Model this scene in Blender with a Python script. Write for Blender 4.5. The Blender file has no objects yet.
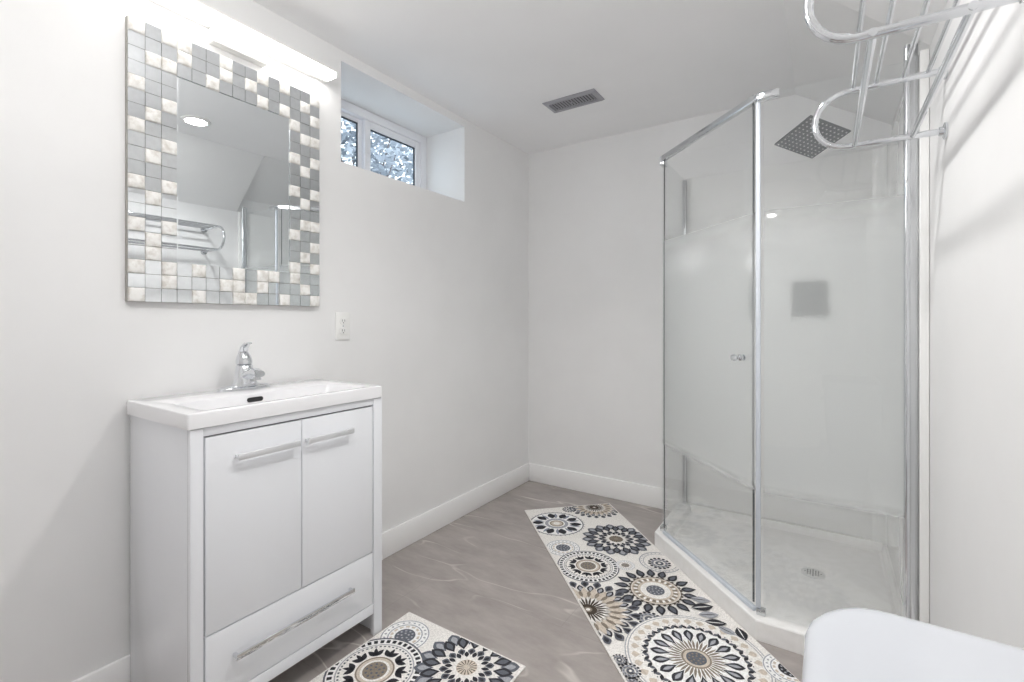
import bpy, bmesh, math, random
from mathutils import Vector, Matrix
PI = math.pi
random.seed(7)
C = bpy.context.scene.collection
SC = bpy.context.scene

# ------------------------------------------------------------------ camera, world, light, exposure
cam = bpy.data.cameras.new('camera')
cam.sensor_width = 36.0
cam.lens = 478.0 / 1024 * 36.0
cam.shift_y = -21.0 / 1024
cam.clip_start = 0.01
camo = bpy.data.objects.new('camera', cam); C.objects.link(camo)
camo.location = (0, 0, 1.08)
camo.rotation_euler = (PI/2, 0, math.radians(33.3))
SC.camera = camo

SC.view_settings.view_transform = 'Standard'
SC.view_settings.look = 'None'
SC.view_settings.gamma = 1.0
SC.view_settings.use_curve_mapping = False
SC.view_settings.exposure = 1.6
SC.cycles.max_bounces = 24; SC.cycles.diffuse_bounces = 10; SC.cycles.glossy_bounces = 8; SC.cycles.transmission_bounces = 12; SC.cycles.transparent_max_bounces = 24

W = bpy.data.worlds.new('daylight'); SC.world = W
W.use_nodes = True
bg = W.node_tree.nodes['Background']
bg.inputs['Color'].default_value = (0.78, 0.90, 1.0, 1)
bg.inputs['Strength'].default_value = 0.95

POT = 22.0         # ceiling light radiance
POTW = 2.2
BAR = 3.0          # vanity bar radiance
FILL = 6.9         # added fill globe out of view, radiance

# ------------------------------------------------------------------ materials
def lin(c):
    return tuple(((v/255)/12.92 if v/255 <= 0.04045 else ((v/255+0.055)/1.055)**2.4) for v in c)
def mat(name, rgb, rough=0.5, metal=0.0, spec=0.5, coat=0.0):
    m = bpy.data.materials.new(name); m.use_nodes = True
    p = m.node_tree.nodes['Principled BSDF']
    p.inputs['Base Color'].default_value = (*lin(rgb), 1)
    p.inputs['Roughness'].default_value = rough
    p.inputs['Metallic'].default_value = metal
    p.inputs['Specular IOR Level'].default_value = spec
    if coat: p.inputs['Coat Weight'].default_value = coat; p.inputs['Coat Roughness'].default_value = 0.05
    return m
def nn(m): return m.node_tree.nodes, m.node_tree.links, m.node_tree.nodes['Principled BSDF']
def noise_color(m, c0, c1, scale, detail=4, rough=0.55, lo=0.35, hi=0.65, bump=0.0, bscale=None):
    N, L, p = nn(m)
    tc = N.new('ShaderNodeTexCoord')
    nz = N.new('ShaderNodeTexNoise'); nz.inputs['Scale'].default_value = scale
    nz.inputs['Detail'].default_value = detail; nz.inputs['Roughness'].default_value = rough
    L.new(tc.outputs['Object'], nz.inputs['Vector'])
    cr = N.new('ShaderNodeValToRGB')
    cr.color_ramp.elements[0].position = lo; cr.color_ramp.elements[0].color = (*lin(c0), 1)
    cr.color_ramp.elements[1].position = hi; cr.color_ramp.elements[1].color = (*lin(c1), 1)
    L.new(nz.outputs['Fac'], cr.inputs['Fac']); L.new(cr.outputs['Color'], p.inputs['Base Color'])
    if bump:
        n2 = N.new('ShaderNodeTexNoise'); n2.inputs['Scale'].default_value = bscale or scale
        n2.inputs['Detail'].default_value = 3
        L.new(tc.outputs['Object'], n2.inputs['Vector'])
        b = N.new('ShaderNodeBump'); b.inputs['Strength'].default_value = bump; b.inputs['Distance'].default_value = 0.002
        L.new(n2.outputs['Fac'], b.inputs['Height']); L.new(b.outputs['Normal'], p.inputs['Normal'])
    return m

M = {}
M['wall'] = noise_color(mat('wall_paint', (226, 225, 223), 0.55, spec=0.3), (235, 235, 235), (238, 238, 238), 3, bump=0.05, bscale=160)
M['ceil'] = noise_color(mat('ceiling_paint', (228, 228, 228), 0.8, spec=0.2), (242, 242, 243), (245, 245, 246), 2, bump=0.05, bscale=120)
M['trim'] = mat('white_trim', (248, 248, 248), 0.35)
M['white_gloss'] = mat('white_lacquer', (238, 240, 244), 0.22, coat=0.3)
M['gap'] = mat('dark_gap', (95, 95, 95), 0.8)
M['ceramic'] = mat('white_ceramic', (238, 238, 240), 0.12, coat=0.3)
M['toilet'] = mat('toilet_ceramic', (208, 211, 217), 0.16, coat=0.2)
M['acrylic'] = noise_color(mat('shower_acrylic', (236, 236, 235), 0.02, spec=0.7), (243, 243, 242), (246, 246, 245), 4)
M['tray'] = noise_color(mat('tray_acrylic', (238, 237, 234), 0.3), (242, 241, 239), (247, 246, 245), 30, bump=0.35, bscale=55)
M['chrome'] = mat('chrome', (226, 228, 231), 0.07, 1.0)
M['chrome2'] = mat('brushed_chrome', (205, 208, 212), 0.22, 1.0)
M['alu'] = mat('polished_aluminium', (215, 217, 219), 0.2, 1.0)
M['handle'] = mat('satin_handle', (238, 239, 241), 0.3, 0.7)
M['seal'] = mat('dark_seal', (92, 94, 97), 0.5)
M['post'] = mat('pale_vinyl_seal', (208, 214, 222), 0.4)
M['drainw'] = mat('pale_drain_metal', (225, 225, 224), 0.3, 0.3)
M['drainh'] = mat('grey_drain_hole', (120, 120, 120), 0.7)
M['dark'] = mat('dark_slot', (38, 38, 40), 0.7)
M['plastic'] = mat('white_plastic', (240, 240, 238), 0.35)
M['ventgrey'] = mat('vent_grey_metal', (160, 160, 166), 0.45, 0.2)
M['ventdark'] = mat('vent_dark_metal', (70, 71, 76), 0.5, 0.2)
M['head'] = mat('shower_head_steel', (128, 130, 134), 0.3, 0.85)
M['nozzle'] = mat('grey_rubber_nozzle', (205, 206, 208), 0.5)
M['valve'] = mat('dark_valve_plate', (36, 44, 47), 0.35, 0.3)
M['mirror'] = mat('mirror_silver', (233, 237, 239), 0.0, 1.0)
M['mtile'] = noise_color(mat('mirror_tile', (228, 231, 233), 0.02, 1.0), (226, 229, 231), (232, 235, 237), 60)
M['stone'] = noise_color(mat('white_stone_tile', (232, 229, 222), 0.45), (212, 208, 201), (242, 241, 238), 48, detail=6, lo=0.3, hi=0.55, bump=0.5, bscale=90)
M['frame'] = mat('mirror_backing', (168, 165, 160), 0.5, 0.2)
M['winframe'] = mat('white_vinyl', (238, 239, 243), 0.35)
M['gasket'] = mat('window_gasket', (62, 70, 80), 0.6)

def emission(name, rgb, s):
    m = bpy.data.materials.new(name); m.use_nodes = True
    N, L = m.node_tree.nodes, m.node_tree.links; N.clear()
    e = N.new('ShaderNodeEmission'); e.inputs['Color'].default_value = (*rgb, 1); e.inputs['Strength'].default_value = s
    o = N.new('ShaderNodeOutputMaterial'); L.new(e.outputs[0], o.inputs['Surface'])
    return m
M['bar'] = emission('lit_diffuser', (1.0, 0.975, 0.94), BAR)
M['fill_globe'] = emission('fill_globe_glow', (1.0, 0.985, 0.965), FILL)
M['pot'] = emission('lit_lens', (1.0, 0.985, 0.965), POT)

def glass(name, tint, refl=0.9, frost=None):
    """architectural glass: clear transmission + fresnel mirror; frost = (z0, z1, fade) adds an etched band"""
    m = bpy.data.materials.new(name); m.use_nodes = True
    N, L = m.node_tree.nodes, m.node_tree.links; N.clear()
    o = N.new('ShaderNodeOutputMaterial')
    tr = N.new('ShaderNodeBsdfTransparent'); tr.inputs['Color'].default_value = (*tint, 1)
    gl = N.new('ShaderNodeBsdfGlossy'); gl.inputs['Roughness'].default_value = 0.0
    gl.inputs['Color'].default_value = (refl, refl, refl, 1)
    lw = N.new('ShaderNodeLayerWeight')                           # Schlick reflectance, the same from both sides of the sheet
    pw = N.new('ShaderNodeMath'); pw.operation = 'POWER'; pw.inputs[1].default_value = 5.0
    lw.inputs['Blend'].default_value = 0.5; L.new(lw.outputs['Facing'], pw.inputs[0])
    fr = N.new('ShaderNodeMath'); fr.operation = 'MULTIPLY_ADD'; fr.inputs[1].default_value = 0.96; fr.inputs[2].default_value = 0.04
    L.new(pw.outputs[0], fr.inputs[0])
    mx = N.new('ShaderNodeMixShader')
    L.new(fr.outputs[0], mx.inputs[0]); L.new(tr.outputs[0], mx.inputs[1]); L.new(gl.outputs[0], mx.inputs[2])
    if frost is None:
        L.new(mx.outputs[0], o.inputs['Surface']); return m
    z0, z1, fade = frost
    geo = N.new('ShaderNodeNewGeometry'); sp = N.new('ShaderNodeSeparateXYZ'); L.new(geo.outputs['Position'], sp.inputs[0])
    a = N.new('ShaderNodeMapRange'); a.interpolation_type = 'SMOOTHSTEP'
    a.inputs['From Min'].default_value = z0; a.inputs['From Max'].default_value = z0+0.05
    b = N.new('ShaderNodeMapRange'); b.interpolation_type = 'SMOOTHSTEP'
    b.inputs['From Min'].default_value = z1; b.inputs['From Max'].default_value = z1+fade
    b.inputs['To Min'].default_value = 1; b.inputs['To Max'].default_value = 0
    L.new(sp.outputs['Z'], a.inputs['Value']); L.new(sp.outputs['Z'], b.inputs['Value'])
    mul = N.new('ShaderNodeMath'); mul.operation = 'MULTIPLY'; L.new(a.outputs[0], mul.inputs[0]); L.new(b.outputs[0], mul.inputs[1])
    rf = N.new('ShaderNodeBsdfRefraction'); rf.inputs['IOR'].default_value = 0.80; rf.inputs['Roughness'].default_value = 0.36
    rf.inputs['Color'].default_value = (0.99, 1.0, 1.0, 1)
    df = N.new('ShaderNodeBsdfDiffuse'); df.inputs['Color'].default_value = (0.94, 0.96, 0.965, 1)
    tl = N.new('ShaderNodeBsdfTranslucent'); tl.inputs['Color'].default_value = (0.95, 0.97, 0.97, 1)
    m1 = N.new('ShaderNodeMixShader'); m1.inputs[0].default_value = 0.6
    L.new(df.outputs[0], m1.inputs[1]); L.new(tl.outputs[0], m1.inputs[2])
    m2 = N.new('ShaderNodeMixShader'); m2.inputs[0].default_value = 0.62
    L.new(rf.outputs[0], m2.inputs[1]); L.new(m1.outputs[0], m2.inputs[2])
    t2 = N.new('ShaderNodeBsdfTransparent'); t2.inputs['Color'].default_value = (0.97, 0.985, 0.985, 1)
    m4 = N.new('ShaderNodeMixShader'); m4.inputs[0].default_value = 0.14
    L.new(m2.outputs[0], m4.inputs[1]); L.new(t2.outputs[0], m4.inputs[2]); m2 = m4
    m3 = N.new('ShaderNodeMixShader')
    L.new(mul.outputs[0], m3.inputs[0]); L.new(mx.outputs[0], m3.inputs[1]); L.new(m2.outputs[0], m3.inputs[2])
    L.new(m3.outputs[0], o.inputs['Surface'])
    return m
M['glass'] = glass('clear_glass', (0.985, 0.99, 0.99))
M['shower_glass'] = glass('shower_glass', (0.992, 0.997, 0.997), frost=(0.47, 1.30, 0.24))
M['pane_glass'] = glass('pane_glass', (0.992, 0.997, 0.997))
M['glass_edge'] = mat('glass_edge', (120, 138, 136), 0.25)

# floor: large taupe stone tile with pale veins and thin joints
def floor_mat():
    m = mat('taupe_stone_tile', (150, 146, 143), 0.38)
    N, L, p = nn(m)
    tc = N.new('ShaderNodeTexCoord')
    mp = N.new('ShaderNodeMapping'); mp.inputs['Rotation'].default_value = (0, 0, 0.5); mp.inputs['Scale'].default_value = (1, 2.6, 1)
    L.new(tc.outputs['Object'], mp.inputs['Vector'])
    n1 = N.new('ShaderNodeTexNoise'); n1.inputs['Scale'].default_value = 4.5; n1.inputs['Detail'].default_value = 9; n1.inputs['Roughness'].default_value = 0.66
    L.new(mp.outputs[0], n1.inputs['Vector'])
    r1 = N.new('ShaderNodeValToRGB'); e = r1.color_ramp.elements
    e[0].position = 0.3; e[0].color = (*lin((148, 141, 137)), 1); e[1].position = 0.72; e[1].color = (*lin((178, 171, 167)), 1)
    L.new(n1.outputs['Fac'], r1.inputs['Fac'])
    # veins
    n2 = N.new('ShaderNodeTexNoise'); n2.inputs['Scale'].default_value = 2.1; n2.inputs['Detail'].default_value = 2; n2.inputs['Distortion'].default_value = 0.25
    mp2 = N.new('ShaderNodeMapping'); mp2.inputs['Rotation'].default_value = (0, 0, -0.45); mp2.inputs['Scale'].default_value = (0.75, 2.6, 1); mp2.inputs['Location'].default_value = (0.3, 0.4, 0)
    L.new(tc.outputs['Object'], mp2.inputs['Vector']); L.new(mp2.outputs[0], n2.inputs['Vector'])
    s = N.new('ShaderNodeMath'); s.operation = 'SUBTRACT'; s.inputs[1].default_value = 0.5; L.new(n2.outputs['Fac'], s.inputs[0])
    ab = N.new('ShaderNodeMath'); ab.operation = 'ABSOLUTE'; L.new(s.outputs[0], ab.inputs[0])
    v = N.new('ShaderNodeMapRange'); v.inputs['From Min'].default_value = 0.0; v.inputs['From Max'].default_value = 0.012
    v.inputs['To Min'].default_value = 1; v.inputs['To Max'].default_value = 0; L.new(ab.outputs[0], v.inputs['Value'])
    n3 = N.new('ShaderNodeTexNoise'); n3.inputs['Scale'].default_value = 3.2; L.new(tc.outputs['Object'], n3.inputs['Vector'])
    k = N.new('ShaderNodeMapRange'); k.inputs['From Min'].default_value = 0.46; k.inputs['From Max'].default_value = 0.6; k.inputs['To Max'].default_value = 0.7
    L.new(n3.outputs['Fac'], k.inputs['Value'])
    vm = N.new('ShaderNodeMath'); vm.operation = 'MULTIPLY'; L.new(v.outputs[0], vm.inputs[0]); L.new(k.outputs[0], vm.inputs[1])
    mx = N.new('ShaderNodeMix'); mx.data_type = 'RGBA'
    L.new(vm.outputs[0], mx.inputs[0]); L.new(r1.outputs['Color'], mx.inputs[6]); mx.inputs[7].default_value = (*lin((226, 221, 215)), 1)
    # joints
    br = N.new('ShaderNodeTexBrick'); br.offset = 0.5
    br.inputs['Scale'].default_value = 1.0; br.inputs['Mortar Size'].default_value = 0.0012
    br.inputs['Brick Width'].default_value = 1.2; br.inputs['Row Height'].default_value = 0.6
    br.inputs['Color1'].default_value = (0, 0, 0, 1); br.inputs['Color2'].default_value = (0, 0, 0, 1); br.inputs['Mortar'].default_value = (0.35, 0.35, 0.35, 1)
    mp3 = N.new('ShaderNodeMapping'); mp3.inputs['Location'].default_value = (0.18, -0.3, 0); L.new(tc.outputs['Object'], mp3.inputs['Vector'])
    L.new(mp3.outputs[0], br.inputs['Vector'])
    mj = N.new('ShaderNodeMix'); mj.data_type = 'RGBA'
    L.new(br.outputs['Color'], mj.inputs[0]); L.new(mx.outputs[2], mj.inputs[6]); mj.inputs[7].default_value = (*lin((128, 124, 121)), 1)
    L.new(mj.outputs[2], p.inputs['Base Color'])
    return m
M['floor'] = floor_mat()

# ------------------------------------------------------------------ mesh helpers
class B:
    """collects shapes (world coordinates) and links them as ONE mesh object"""
    def __init__(s): s.bm = bmesh.new()
    def face(s, pts, mi=0):
        f = s.bm.faces.new([s.bm.verts.new(p) for p in pts]); f.material_index = mi; return f
    def box(s, x0, y0, z0, x1, y1, z1, mi=0):
        v = [s.bm.verts.new((x, y, z)) for z in (z0, z1) for y in (y0, y1) for x in (x0, x1)]
        for q in ((0,2,3,1), (4,5,7,6), (0,1,5,4), (2,6,7,3), (0,4,6,2), (1,3,7,5)):
            s.bm.faces.new([v[i] for i in q]).material_index = mi
        return s
    def obox(s, c, ax, ay, az, mi=0):
        """box from centre and three half-axis vectors"""
        c, ax, ay, az = map(Vector, (c, ax, ay, az))
        v = [s.bm.verts.new(c + ax*i + ay*j + az*k) for k in (-1, 1) for j in (-1, 1) for i in (-1, 1)]
        for q in ((0,2,3,1), (4,5,7,6), (0,1,5,4), (2,6,7,3), (0,4,6,2), (1,3,7,5)):
            s.bm.faces.new([v[i] for i in q]).material_index = mi
        return s
    def prism(s, poly, z0, z1, mi=0, axis='z'):
        f = {'z': lambda a, b, c: (a, b, c), 'y': lambda a, b, c: (a, c, b), 'x': lambda a, b, c: (c, a, b)}[axis]
        lo = [s.bm.verts.new(f(a, b, z0)) for a, b in poly]; hi = [s.bm.verts.new(f(a, b, z1)) for a, b in poly]
        n = len(poly)
        s.bm.faces.new(lo[::-1]).material_index = mi; s.bm.faces.new(hi).material_index = mi
        for i in range(n): s.bm.faces.new((lo[i], lo[(i+1) % n], hi[(i+1) % n], hi[i])).material_index = mi
        return s
    def loft(s, rings, mi=0, closed=False, caps=True):
        vs = [[s.bm.verts.new(p) for p in r] for r in rings]; n = len(vs[0])
        m = len(vs)
        for k in range(m if closed else m-1):
            a, b = vs[k], vs[(k+1) % m]
            for i in range(n): s.bm.faces.new((a[i], a[(i+1) % n], b[(i+1) % n], b[i])).material_index = mi
        if caps and not closed:
            s.bm.faces.new(vs[0][::-1]).material_index = mi; s.bm.faces.new(vs[-1]).material_index = mi
        return s
    def tube(s, pts, r, n=12, mi=0, closed=False):
        pts = [Vector(p) for p in pts]; m = len(pts); rings = []
        rr = r if isinstance(r, (list, tuple)) else [r]*m
        up = None
        for i, p in enumerate(pts):
            if closed: t = pts[(i+1) % m] - pts[i-1]
            else: t = pts[min(i+1, m-1)] - pts[max(i-1, 0)]
            t.normalize()
            if up is None:
                up = Vector((0, 0, 1)) if abs(t.z) < 0.9 else Vector((1, 0, 0))
            u = (up - t*up.dot(t)).normalized(); w = t.cross(u); up = u
            rings.append([p + (u*math.cos(a) + w*math.sin(a))*rr[i] for a in (2*PI*k/n for k in range(n))])
        return s.loft(rings, mi, closed)
    def cyl(s, p, q, r, n=20, mi=0):
        return s.tube([p, q], r, n, mi)
    def lathe(s, c, prof, n=28, mi=0, ax=(0, 0, 1)):
        ax = Vector(ax).normalized(); u = ax.orthogonal().normalized(); w = ax.cross(u); c = Vector(c)
        rings = [[c + ax*z + (u*math.cos(a) + w*math.sin(a))*max(r, 1e-5) for a in (2*PI*k/n for k in range(n))] for r, z in prof]
        return s.loft(rings, mi)
    def build(s, name, mats, parent=None, bevel=0.0, seg=2, smooth=True, ang=32, loc=None):
        bm = s.bm
        bmesh.ops.recalc_face_normals(bm, faces=bm.faces)
        if bevel:
            es = [e for e in bm.edges if len(e.link_faces) == 2 and e.calc_face_angle(0) > math.radians(28)]
            bmesh.ops.bevel(bm, geom=es, offset=bevel, segments=seg, profile=0.5, affect='EDGES', clamp_overlap=True)
        org = Vector(loc) if loc is not None else (world_loc(parent) if parent else Vector((0, 0, 0)))
        bmesh.ops.translate(bm, verts=bm.verts, vec=-org)
        me = bpy.data.meshes.new(name); bm.to_mesh(me); bm.free()
        for m in (mats if isinstance(mats, (list, tuple)) else [mats]): me.materials.append(m)
        if smooth:
            me.shade_smooth(); me.set_sharp_from_angle(angle=math.radians(min(ang, 24) if bevel else ang))
        o = bpy.data.objects.new(name, me); C.objects.link(o)
        if parent:
            o.parent = parent
        else: o.location = org
        return o
def world_loc(o):
    v = Vector((0, 0, 0))
    while o: v = v + o.location; o = o.parent
    return v
def thing(name, label, cat, loc, group=None):
    o = bpy.data.objects.new(name, None); C.objects.link(o); o.empty_display_size = 0.05
    o.location = loc; o['label'] = label; o['category'] = cat
    if group: o['group'] = group
    return o
def tag(o, label, cat, group=None, kind=None):
    o['label'] = label; o['category'] = cat
    if group: o['group'] = group
    if kind: o['kind'] = kind
    return o
def struct(o, label, cat): return tag(o, label, cat, kind='structure')
def sub(o, root_name=None): return o
def ell(cx, cy, z, a, b, n=32, p=2.0):
    out = []
    for k in range(n):
        t = 2*PI*k/n; c, s_ = math.cos(t), math.sin(t)
        out.append((cx + a*math.copysign(abs(c)**(2/p), c), cy + b*math.copysign(abs(s_)**(2/p), s_), z))
    return out

# ------------------------------------------------------------------ room shell
XL, XR, YB, YF, H = -1.68, 0.25, 2.76, -0.75, 2.20
NY0, NY1, NZ0, NZ1, XO = 1.267, 2.077, 1.737, 2.155, -2.03      # window niche

struct(B().box(-2.1, YF-0.1, -0.08, XR+0.1, YB+0.1, 0).build('floor', M['floor'], smooth=False), 'grey taupe stone tile floor with pale veins', 'floor')
struct(B().box(-2.1, YF-0.1, H, XR+0.1, YB+0.1, H+0.08).build('ceiling', M['ceil'], smooth=False), 'flat white painted ceiling over the whole bathroom', 'ceiling')
b = B()
b.box(XO, YF-0.1, 0, XL, NY0, H); b.box(XO, NY1, 0, XL, YB+0.1, H)
b.box(XO, NY0, 0, XL, NY1, NZ0); b.box(XO, NY0, NZ1, XL, NY1, H)
struct(b.build('wall_left', M['wall'], smooth=False), 'long white wall behind the vanity with a deep window recess', 'wall')
struct(B().box(XL, YB, 0, XR, YB+0.1, H).build('wall_back', M['wall'], smooth=False), 'white far wall running behind the shower', 'wall')
struct(B().box(XR, YF-0.1, 0, XR+0.1, YB+0.1, H).build('wall_right', M['wall'], smooth=False), 'white right wall carrying the towel rack', 'wall')
struct(B().box(XL, YF-0.1, 0, XR, YF, H).build('wall_front', M['wall'], smooth=False), 'white wall behind the viewer', 'wall')
# sloped boxing under the stairs: nearer run hangs lower, run above the shower is flatter
struct(B().prism([(XR-0.0005, 1.865), (XR-0.0005, H-0.0005), (-0.11, H-0.0005)], YF+0.001, 1.80, axis='y').build('trim_1', M['wall'], smooth=False),
       'steep sloped white ceiling boxing above the towel rack', 'sloped ceiling')
struct(B().prism([(XR-0.0005, 1.965), (XR-0.0005, H-0.0005), (-0.125, H-0.0005)], 1.801, YB-0.001, axis='y').build('trim_2', M['wall'], smooth=False),
       'shallower sloped white ceiling boxing over the shower', 'sloped ceiling')
bh, bt = 0.118, 0.013
def base(name, x0, y0, x1, y1, label):
    struct(B().box(x0, y0, 0.0005, x1, y1, bh).build(name, M['trim'], bevel=0.003), label, 'baseboard')
base('baseboard_left', XL+0.0005, YF+0.001, XL+bt, YB-0.0005, 'white baseboard along the window wall, passing behind the vanity')
base('baseboard_back', XL+bt+0.0005, YB-bt, -0.688, YB-0.0005, 'white baseboard along the far wall left of the shower')
base('baseboard_right', XR-bt, YF+0.001, XR-0.0005, 1.795, 'white baseboard along the right wall behind the toilet')
base('baseboard_front', XL+bt+0.0005, YF+0.0005, XR-bt-0.0005, YF+bt, 'white baseboard behind the viewer')

# ------------------------------------------------------------------ window
win = thing('window_1', 'white two-pane basement window high in the left wall recess', 'window', (-2.0, 1.672, NZ0)); win['kind'] = 'structure'
def ring_frame(bb, x0, x1, y0, y1, z0, z1, w, wb=None, wt=None):
    wb = wb or w; wt = wt or w
    bb.box(x0, y0, z0, x1, y0+w, z1); bb.box(x0, y1-w, z0, x1, y1, z1)
    bb.box(x0, y0+w, z0, x1, y1-w, z0+wb); bb.box(x0, y0+w, z1-wt, x1, y1-w, z1)
b = B(); ring_frame(b, -2.025, -1.965, NY0+0.001, NY1-0.001, NZ0+0.001, NZ1-0.001, 0.045)
b.build('window_frame', M['winframe'], win, bevel=0.003)
for (y0, y1, xo) in ((1.313, 1.655, -2.0), (1.632, 2.03, -1.985)):
    b = B()
    if xo == -2.0: ring_frame(b, xo-0.012, xo+0.008, y0, 1.631, NZ0+0.047, NZ1-0.047, 0.026, 0.035, 0.022)
    else: ring_frame(b, xo-0.012, xo+0.014, y0, y1, NZ0+0.047, NZ1-0.047, 0.036)
    sash = b.build('window_sash', M['winframe'], win, bevel=0.003)
    ya, yb = (y0+0.026, 1.631-0.026) if xo == -2.0 else (y0+0.036, y1-0.036)
    zt = NZ1-0.0695 if xo == -2.0 else NZ1-0.083
    b = B(); ring_frame(b, xo-0.004, xo+0.004, ya, yb, NZ0+0.082, zt, 0.006)
    b.build('gasket', M['gasket'], sash, smooth=False)
    B().box(xo-0.003, ya+0.006, NZ0+0.088, xo+0.001, yb-0.006, zt-0.006).build('glass_pane', M['glass'], sash, smooth=False)
B().box(-1.9715, 1.625, 1.93, -1.964, 1.65, 1.985).build('latch', M['winframe'], win, bevel=0.002)

# ------------------------------------------------------------------ outside the window
def noise_mat(name, c0, c1, sc): return noise_color(mat(name, c0, 0.8), c0, c1, sc)
M['leaf'] = noise_mat('leaf_green', (62, 88, 88), (140, 158, 162), 2.5)
M['leaf2'] = noise_mat('leaf_grey', (104, 114, 122), (196, 200, 208), 3)
M['bark'] = mat('bark', (120, 112, 112), 0.9)
M['siding'] = mat('pale_siding', (236, 238, 242), 0.7)
M['snow'] = noise_mat('pale_ground', (205, 210, 214), (228, 232, 236), 3)
struct(B().box(-9, -2, 1.45, XO-0.03, 7, 1.62).build('ground', M['snow'], smooth=False), 'pale ground outside level with the window', 'ground')
def shrub(x, y, hgt, rad, n, lm, label, seed):
    r = random.Random(seed)
    t = thing('shrub', label, 'shrub', (x, y, 1.62), 'shrubs outside the window')
    b = B()
    for k in range(6):
        a = r.uniform(0, 2*PI); q = rad*0.6
        b.tube([(x, y, 1.62), (x+q*0.3*math.cos(a), y+q*0.3*math.sin(a), 1.62+hgt*0.4), (x+q*math.cos(a), y+q*math.sin(a), 1.62+hgt*0.85)], [0.02, 0.013, 0.005], 6)
    b.build('stem', M['bark'], t)
    b = B()
    for k in range(n):
        a = r.uniform(0, 2*PI); q = rad*math.sqrt(r.random()); z = 1.64+hgt*r.random()
        q *= math.sqrt(max(0.1, 1-((z-1.62)/hgt-0.5)**2*2.6))
        c = Vector((x+q*math.cos(a), y+q*math.sin(a), z))
        d = Vector((r.uniform(-1, 1), r.uniform(-1, 1), r.uniform(-0.6, 0.8))).normalized(); e = d.orthogonal().normalized()
        l, w = r.uniform(0.028, 0.06), r.uniform(0.012, 0.024)
        b.face([c-d*l, c-d*l*0.2+e*w, c+d*l, c-d*l*0.2-e*w])
    b.build('foliage', lm, t, smooth=False)
for i, (x, y, hh, rr, n, lm, lb) in enumerate([
    (-3.1, 1.75, 1.1, 0.42, 1500, 'leaf', 'green leafy shrub filling the left window pane'),
    (-3.3, 2.75, 1.2, 0.48, 1700, 'leaf2', 'frosted grey shrub seen through the right window pane'),
    (-4.6, 2.8, 1.7, 0.62, 1700, 'leaf', 'taller green shrub farther off behind the frosted one'),
    (-4.2, 4.1, 1.6, 0.6, 1500, 'leaf2', 'grey shrub at the far right end of the right window pane')]):
    shrub(x, y, hh, rr, n, M[lm], lb, 11+i)

# ------------------------------------------------------------------ vanity cabinet
VX0, VX1, VY0, VY1 = XL+0.022, -1.29, 0.541, 1.141
van = thing('vanity_cabinet', 'glossy white bathroom vanity cabinet with two doors over one drawer', 'cabinet', (VX0, (VY0+VY1)/2, 0))
FT = 0.018
for y in (VY0, VY1-0.018):
    B().box(VX0, y, 0.001, VX1-FT-0.0003, y+0.018, 0.811).build('side_panel', M['white_gloss'], van, bevel=0.001)
B().box(VX0+0.002, VY0+0.0185, 0.10, VX0+0.012, VY1-0.0185, 0.80).build('back_panel', M['white_gloss'], van, smooth=False)
B().box(VX0+0.012, VY0+0.0185, 0.10, VX1-FT-0.002, VY1-0.0185, 0.116).build('bottom_panel', M['white_gloss'], van, smooth=False)
for y0, y1 in ((VY0, VY0+0.030), (VY1-0.036, VY1)):
    B().box(VX1-FT, y0, 0.001, VX1, y1, 0.811).build('leg', M['white_gloss'], van, bevel=0.0012)
B().box(VX1-FT, VY0+0.031, 0.790, VX1-0.002, VY1-0.037, 0.811).build('top_rail', M['white_gloss'], van, bevel=0.001)
B().box(VX1-FT, VY0+0.031, 0.078, VX1-0.001, VY1-0.037, 0.111).build('bottom_rail', M['white_gloss'], van, bevel=0.001)
B().box(VX1-FT-0.012, VY0+0.019, 0.115, VX1-FT-0.001, VY1-0.019, 0.805).build('carcass_front', M['gap'], van, smooth=False)
def bar_handle(parent, y0, y1, z, m):
    b = B(); x = VX1
    b.box(x+0.016, y0, z-0.008, x+0.022, y1, z+0.008)
    for y in (y0+0.001, y1-0.009): b.box(x-0.0005, y, z-0.005, x+0.017, y+0.008, z+0.005)
    b.build('handle', m, parent, bevel=0.001)
DY0, DYM, DY1 = VY0+0.0345, 0.8375, VY1-0.0405
for (y0, y1, h0, h1) in ((DY0, DYM-0.0015, 0.645, 0.820), (DYM+0.0015, DY1, 0.845, 1.008)):
    d = B().box(VX1-FT, y0, 0.2905, VX1-0.001, y1, 0.7855).build('door', M['white_gloss'], van, bevel=0.001)
    bar_handle(d, h0, h1, 0.724, M['handle'])
d = B().box(VX1-FT, DY0, 0.1145, VX1-0.001, DY1, 0.2865).build('drawer', M['white_gloss'], van, bevel=0.001)
bar_handle(d, 0.640, 1.010, 0.208, M['chrome'])

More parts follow.
